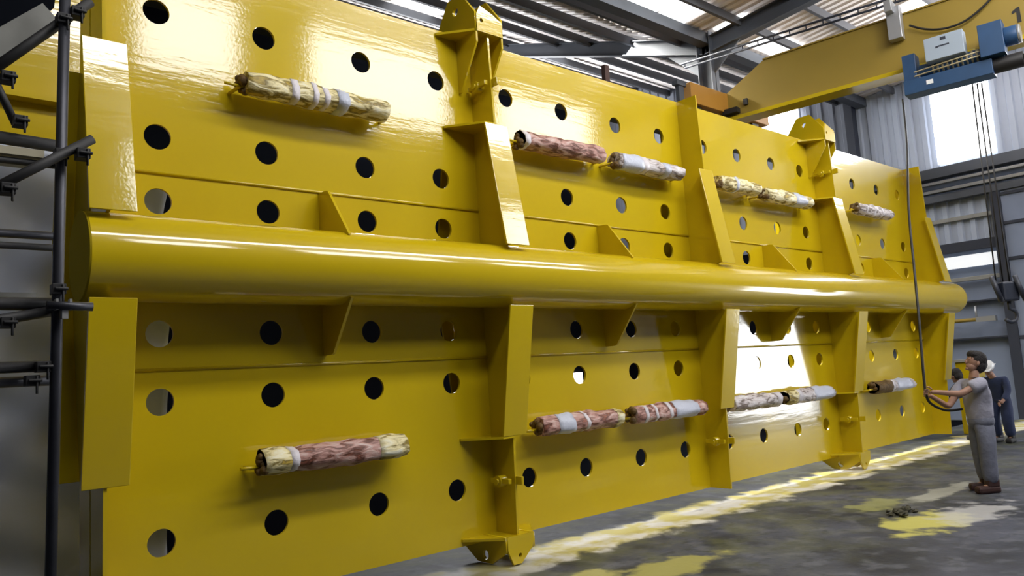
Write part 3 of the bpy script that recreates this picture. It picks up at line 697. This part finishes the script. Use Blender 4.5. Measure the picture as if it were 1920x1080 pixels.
# ------------------------------------------------------------------ pendant cable and people
def person(name, base, fdir, label, J, mats, group=None):
    """J: joints in (a forward, b left-of-forward, z up) metres about base"""
    f = Vector((fdir[0], fdir[1], 0)).normalized(); l = Vector((-f.y, f.x, 0)); B = Vector(base)
    w = lambda p: B + f*p[0] + l*p[1] + Vector((0, 0, p[2]))
    def skin(name, chains, m, sub=2, parent=None):
        me = bpy.data.meshes.new(name); V = []; E = []; R = []; idx = {}
        for ch in chains:
            last = None
            for (k, p, r) in ch:
                if k in idx: i = idx[k]
                else:
                    i = len(V); idx[k] = i; V.append(w(p) - B); R.append(r)
                if last is not None: E.append((last, i))
                last = i
        me.from_pydata(V, E, []); o = bpy.data.objects.new(name, me); COL.objects.link(o); o.location = B
        sk = o.modifiers.new('skin', 'SKIN'); sk.use_smooth_shade = True; sk.branch_smoothing = 0.6
        sd = o.modifiers.new('sub', 'SUBSURF'); sd.levels = sub; sd.render_levels = sub
        lay = me.skin_vertices[0].data
        for i, r in enumerate(R):
            lay[i].radius = r if isinstance(r, tuple) else (r, r)
        lay[0].use_root = True
        dg = bpy.context.evaluated_depsgraph_get()
        m2 = bpy.data.meshes.new_from_object(o.evaluated_get(dg), depsgraph=dg); o.modifiers.clear(); o.data = m2
        m2.materials.clear(); m2.materials.append(m)
        for pl in m2.polygons: pl.use_smooth = True
        if parent is not None: o.parent = parent; o.matrix_parent_inverse = Matrix.Translation(-B)
        return o
    g = lambda k: J[k]
    mid = lambda a, b, t=0.5: tuple(a[i]*(1-t)+b[i]*t for i in range(3))
    body = [[('pel', g('pel'), .08), ('waist', g('waist'), .09), ('chest', g('chest'), .09), ('neck0', g('neck'), .06), ('neck1', mid(g('neck'), g('head'), .45), .052)]]
    for s in 'LR':
        body.append([('chest', 0, 0), ('sh'+s, g('sh'+s), .048), ('el'+s, g('el'+s), .044), ('wr'+s, g('wr'+s), .03), ('pm'+s, mid(g('wr'+s), g('ha'+s), .6), (.036, .024))])
        body.append([('pel', 0, 0), ('hp'+s, g('hp'+s), .05), ('kn'+s, g('kn'+s), .06), ('an'+s, g('an'+s), .042), ('to'+s, g('to'+s), .038)])
    bo = skin(name, body, mats['skin'])
    # head with face, ears and hands joined into the body mesh
    bm = bmesh.new(); bm.from_mesh(bo.data)
    hc = Vector(w(g('head'))) - B; fw = (f*g('look')[0] + l*g('look')[1] + Vector((0, 0, g('look')[2]))).normalized(); lf = Vector((0, 0, 1)).cross(fw).normalized(); up = fw.cross(lf)
    HM = Matrix(((fw.x, lf.x, up.x, hc.x), (fw.y, lf.y, up.y, hc.y), (fw.z, lf.z, up.z, hc.z), (0, 0, 0, 1)))
    def ell(c, r, seg=18):
        gg = bmesh.ops.create_uvsphere(bm, u_segments=seg, v_segments=seg//2+2, radius=1, matrix=HM @ Matrix.Translation(c) @ Matrix.Diagonal((*r, 1)))
        for v in gg['verts']:
            for fc in v.link_faces: fc.smooth = True
    ell((0, 0, 0.02), (.098, .078, .105)); ell((.028, 0, -.055), (.065, .058, .065))          # skull, jaw
    ell((.096, 0, -.012), (.022, .014, .026), 10); ell((.085, 0, -.058), (.012, .024, .007), 8) # nose, mouth
    ell((.080, 0, -.095), (.022, .025, .018), 8)                                             # chin
    for sy in (-1, 1):
        ell((-.005, sy*.078, -.01), (.022, .010, .032), 8); ell((.082, sy*.032, .022), (.012, .014, .008), 8)
    def finger(p0, p1, p2, r):
        mb = MB(); mb.bm.free(); mb.bm = bm; mb.path([p0, p0.lerp(p1, .5), p1, p1.lerp(p2, .5), p2], r, 8)
    for s in 'LR':
        hw = Vector(w(g('wr'+s))) - B; hh = Vector(w(g('ha'+s))) - B; d = (hh-hw).normalized()
        side = d.cross(Vector((0, 0, 1))).normalized(); un = side.cross(d)
        palm = hw.lerp(hh, .6)
        for q, (off, ln) in enumerate(((-.027, .062), (-.009, .070), (.009, .066), (.027, .052))):
            p0 = palm + un*off + d*.02; p1 = p0 + d*ln*.6 + side*(.01); p2 = p1 + d*ln*.12 - side*ln*.5
            finger(p0, p1, p2, .0085)
        p0 = palm + un*.03 - d*.02; finger(p0, p0 + un*.03 + d*.03, p0 + un*.028 + d*.06 - side*.02, .0095)
    bm.to_mesh(bo.data); bm.free()
    tag(bo, label, 'person', group)
    # clothing
    tr = []
    for s in 'LR':
        tr.append([('pel', g('pel'), (.155, .135)), ('hp'+s, g('hp'+s), .125), ('kn'+s, g('kn'+s), .100), ('an'+s, tuple(mid(g('kn'+s), g('an'+s), 1.0)), .092)])
    tr.append([('pel', 0, 0), ('waist', mid(g('pel'), g('waist'), .8), .14)])
    tro = skin('trousers', tr, mats['trousers'], parent=bo)
    bt = bmesh.new(); bt.from_mesh(tro.data); pc = Vector(w(g('pel'))) - B
    fm = Matrix(((f.x, l.x, 0, pc.x), (f.y, l.y, 0, pc.y), (0, 0, 1, pc.z-0.03), (0, 0, 0, 1)))
    for v in bmesh.ops.create_uvsphere(bt, u_segments=24, v_segments=14, radius=1, matrix=fm @ Matrix.Diagonal((.145, .16, .12, 1)))['verts']:
        for fc in v.link_faces: fc.smooth = True
    bt.to_mesh(tro.data); bt.free()
    sh = [[('hem', mid(g('pel'), g('waist'), -.95), (.195, .18)), ('waist', g('waist'), .185), ('chest', g('chest'), .182), ('neck0', mid(g('chest'), g('neck'), .75), .075)]]
    for s in 'LR':
        ex = mats.get('sleeve', .62)
        ch = [('chest', 0, 0), ('sh'+s, g('sh'+s), .095)]
        if ex > 1: ch += [('el'+s, g('el'+s), .06), ('cf'+s, mid(g('el'+s), g('wr'+s), .9), .046)]
        else: ch += [('sl'+s, mid(g('sh'+s), g('el'+s), ex), .088)]
        sh.append(ch)
    skin(mats.get('top', 'shirt'), sh, mats['shirt'], parent=bo)
    for s in 'LR':
        a, t = Vector(w(g('an'+s)))-B, Vector(w(g('to'+s)))-B
        mb = MB(); d = (t-a); d.z = 0; d.normalize(); sd = Vector((-d.y, d.x, 0))
        bmm = Matrix(((d.x, sd.x, 0, a.x+B.x), (d.y, sd.y, 0, a.y+B.y), (0, 0, 1, B.z), (0, 0, 0, 1)))
        mb.box((-.09, -.056, 0), (.20, .056, .09), bmm); mb.box((-.085, -.054, .06), (.07, .054, .18), bmm)
        o = mb.build('boot', mats['boot'], bevel=0.03); o.parent = bo; o.matrix_parent_inverse = Matrix.Translation(-B)
    hb_ = MB(); 
    if 'helmet' in mats:
        for v in bmesh.ops.create_uvsphere(hb_.bm, u_segments=20, v_segments=12, radius=1, matrix=Matrix.Translation(B) @ HM @ Matrix.Translation((-.005, 0, .055)) @ Matrix.Diagonal((.135, .112, .105, 1)))['verts']: pass
        hb_.box((-.12, -.10, .035), (.18, .10, .045), Matrix.Translation(B) @ HM)
        o = hb_.build('hard_hat', mats['helmet'])
    else:
        rnd = random.Random(3)
        mm = Matrix.Translation(B) @ HM
        def he(c, r): bmesh.ops.create_uvsphere(hb_.bm, u_segments=18, v_segments=11, radius=1, matrix=mm @ Matrix.Translation(c) @ Matrix.Diagonal((*r, 1)))
        he((-.028, 0, .045), (.112, .094, .105)); he((-.065, 0, -.015), (.075, .086, .10)); he((-.07, 0, -.06), (.05, .07, .06)); he((.02, 0, .09), (.085, .08, .055))
        for v in hb_.bm.verts: v.co += Vector((rnd.uniform(-1, 1), rnd.uniform(-1, 1), rnd.uniform(-1, 1)))*.006
        o = hb_.build('hair', mats['hair'])
    for pl in o.data.polygons: pl.use_smooth = True
    o.parent = bo; o.matrix_parent_inverse = Matrix.Translation(-B)
    return bo
fd = (-0.72, 0.69)
J1 = dict(pel=(-.04, 0, .88), waist=(-.03, 0, 1.02), chest=(-.02, 0, 1.22), neck=(-.03, 0, 1.42), head=(-.055, 0, 1.565), look=(1, .0, .28),
    shL=(-.02, .18, 1.33), elL=(.26, .20, 1.20), wrL=(.50, .10, 1.235), haL=(.60, .06, 1.245),
    shR=(.02, -.18, 1.32), elR=(.25, -.16, 1.03), wrR=(.48, -.05, 1.17), haR=(.57, -.02, 1.21),
    hpL=(-.04, .10, .84), knL=(-.01, .11, .46), anL=(-.01, .11, .09), toL=(.13, .13, .04),
    hpR=(-.04, -.10, .84), knR=(-.04, -.11, .46), anR=(-.07, -.11, .09), toR=(.07, -.13, .04))
p1 = person('person', (10.62, -2.42, 0), fd, 'person in grey short-sleeved shirt looking up and holding a hanging cable', J1,
    dict(skin=SKIN, trousers=TROUS, shirt=SHIRT, boot=SHOE, hair=HAIR, sleeve=.62))
J2 = dict(pel=(-.18, 0, .80), waist=(-.08, 0, .92), chest=(.12, 0, 1.04), neck=(.27, 0, 1.13), head=(.36, 0, 1.22), look=(1, 0, -.3),
    shL=(.14, .18, 1.08), elL=(.34, .20, .90), wrL=(.50, .12, .82), haL=(.58, .10, .80),
    shR=(.14, -.18, 1.08), elR=(.34, -.20, .90), wrR=(.50, -.12, .82), haR=(.58, -.10, .80),
    hpL=(-.18, .10, .78), knL=(.06, .12, .44), anL=(-.05, .12, .09), toL=(.10, .14, .04),
    hpR=(-.18, -.10, .78), knR=(.02, -.12, .44), anR=(-.10, -.12, .09), toR=(.06, -.14, .04))
p2 = person('person', (16.55, -0.42, 0), (0.35, 0.93), 'person in dark jacket and pale jeans bending forward beside the end of the panel', J2,
    dict(skin=SKIN, trousers=JEAN, shirt=DARKC, boot=BLK, hair=HAIR, sleeve=2, top='jacket'))
J3 = dict(pel=(-.10, 0, .82), waist=(-.05, 0, .95), chest=(.06, 0, 1.10), neck=(.14, 0, 1.24), head=(.22, 0, 1.35), look=(1, 0, -.5),
    shL=(.06, .19, 1.16), elL=(.12, .24, .92), wrL=(.28, .20, .76), haL=(.36, .18, .72),
    shR=(.06, -.19, 1.16), elR=(.10, -.26, .92), wrR=(.22, -.26, .70), haR=(.28, -.26, .63),
    hpL=(-.10, .10, .80), knL=(.0, .12, .44), anL=(-.06, .12, .09), toL=(.09, .14, .04),
    hpR=(-.10, -.10, .80), knR=(-.02, -.12, .44), anR=(-.12, -.12, .09), toR=(.03, -.14, .04))
p3 = person('person', (16.1, -0.95, 0), (-0.85, 0.1), 'person in navy blue coverall and white hard hat half hidden behind the man in grey', J3,
    dict(skin=SKIN, trousers=NAVY, shirt=NAVY, boot=BLK, helmet=WHITEP, sleeve=2, top='coverall_top'))
# pendant cable from the hoist into the man's hands
hnd = Vector((10.62, -2.42, 0)) + Vector((fd[0], fd[1], 0)).normalized()*0.58 + Vector((0, 0, 1.225))
cb = [(13.45, -0.95, 5.98), (12.6, -1.25, 5.0), (11.4, -1.62, 3.75), (10.75, -1.85, 2.9), (10.45, -1.95, 2.25), (10.30, -1.99, 1.75), (10.22, -2.01, 1.4), (hnd.x, hnd.y, hnd.z), (hnd.x+0.05, hnd.y-0.02, 1.10), (hnd.x+0.22, hnd.y-0.12, 1.0), (hnd.x+0.40, hnd.y-0.25, 1.0)]
def smooth(P, n=6):
    P = [Vector(p) for p in P]; out = []
    for i in range(len(P)-1):
        a, b, c, d = P[max(i-1, 0)], P[i], P[i+1], P[min(i+2, len(P)-1)]
        for k in range(n):
            t = k/n; out.append(0.5*((2*b) + (c-a)*t + (2*a-5*b+4*c-d)*t*t + (3*b-a-3*c+d)*t**3))
    return out + [P[-1]]
o = MB().path(smooth(cb), 0.016, 10).build('hanging_cable', BLK)
tag(o, 'dark cable hanging from the hoist into the hands of the man in grey', 'cable')

# ------------------------------------------------------------------ far end bits
yc = empty('yellow_cabinet', (17.7, 0.0, 0), 'narrow yellow cabinet with pale top standing behind the man in grey', 'cabinet')
MB().box((17.5, -0.22, 0), (17.9, 0.2, 1.47)).build('body', YEL, yc, bevel=0.02)
MB().box((17.46, -0.26, 1.47), (17.94, 0.24, 1.52)).build('top', BOARDG, yc)
ry = empty('barrier_rail', (20.7, 1.0, 2.42), 'yellow horizontal pipe rail with a valve on the end wall', 'pipe rail')
MB().tube((20.7, 0.35, 2.42), (20.7, 1.9, 2.42), 0.045, 12).build('pipe', CRANE, ry)
MB().tube((20.7, 0.72, 2.42), (20.7, 0.72, 2.75), 0.025, 10).box((20.63, 0.3, 2.36), (20.77, 0.72, 2.48)).build('valve', RAILG, ry)
MB().tube((20.7, 0.5, 2.42), (21.09, 0.5, 2.42), 0.03, 8).tube((20.7, 1.8, 2.42), (21.09, 1.8, 2.42), 0.03, 8).build('wall_bracket', STEEL, ry)
db = MB()
for i in range(26):
    db.ball((8.86+random.gauss(0, .12), -2.15+random.gauss(0, .05), random.uniform(.0, .035)), random.uniform(.02, .05), (1.6, .7, .5), 8)
for v in db.bm.verts: v.co += Vector((random.uniform(-.02, .02), random.uniform(-.015, .015), random.uniform(-.006, .012))); v.co.z = max(v.co.z, 0.0)
o = db.build('debris_scrap', CRUMB); tag(o, 'small dark crumpled scrap lying on the floor by the yellow overspray patch', 'scrap')
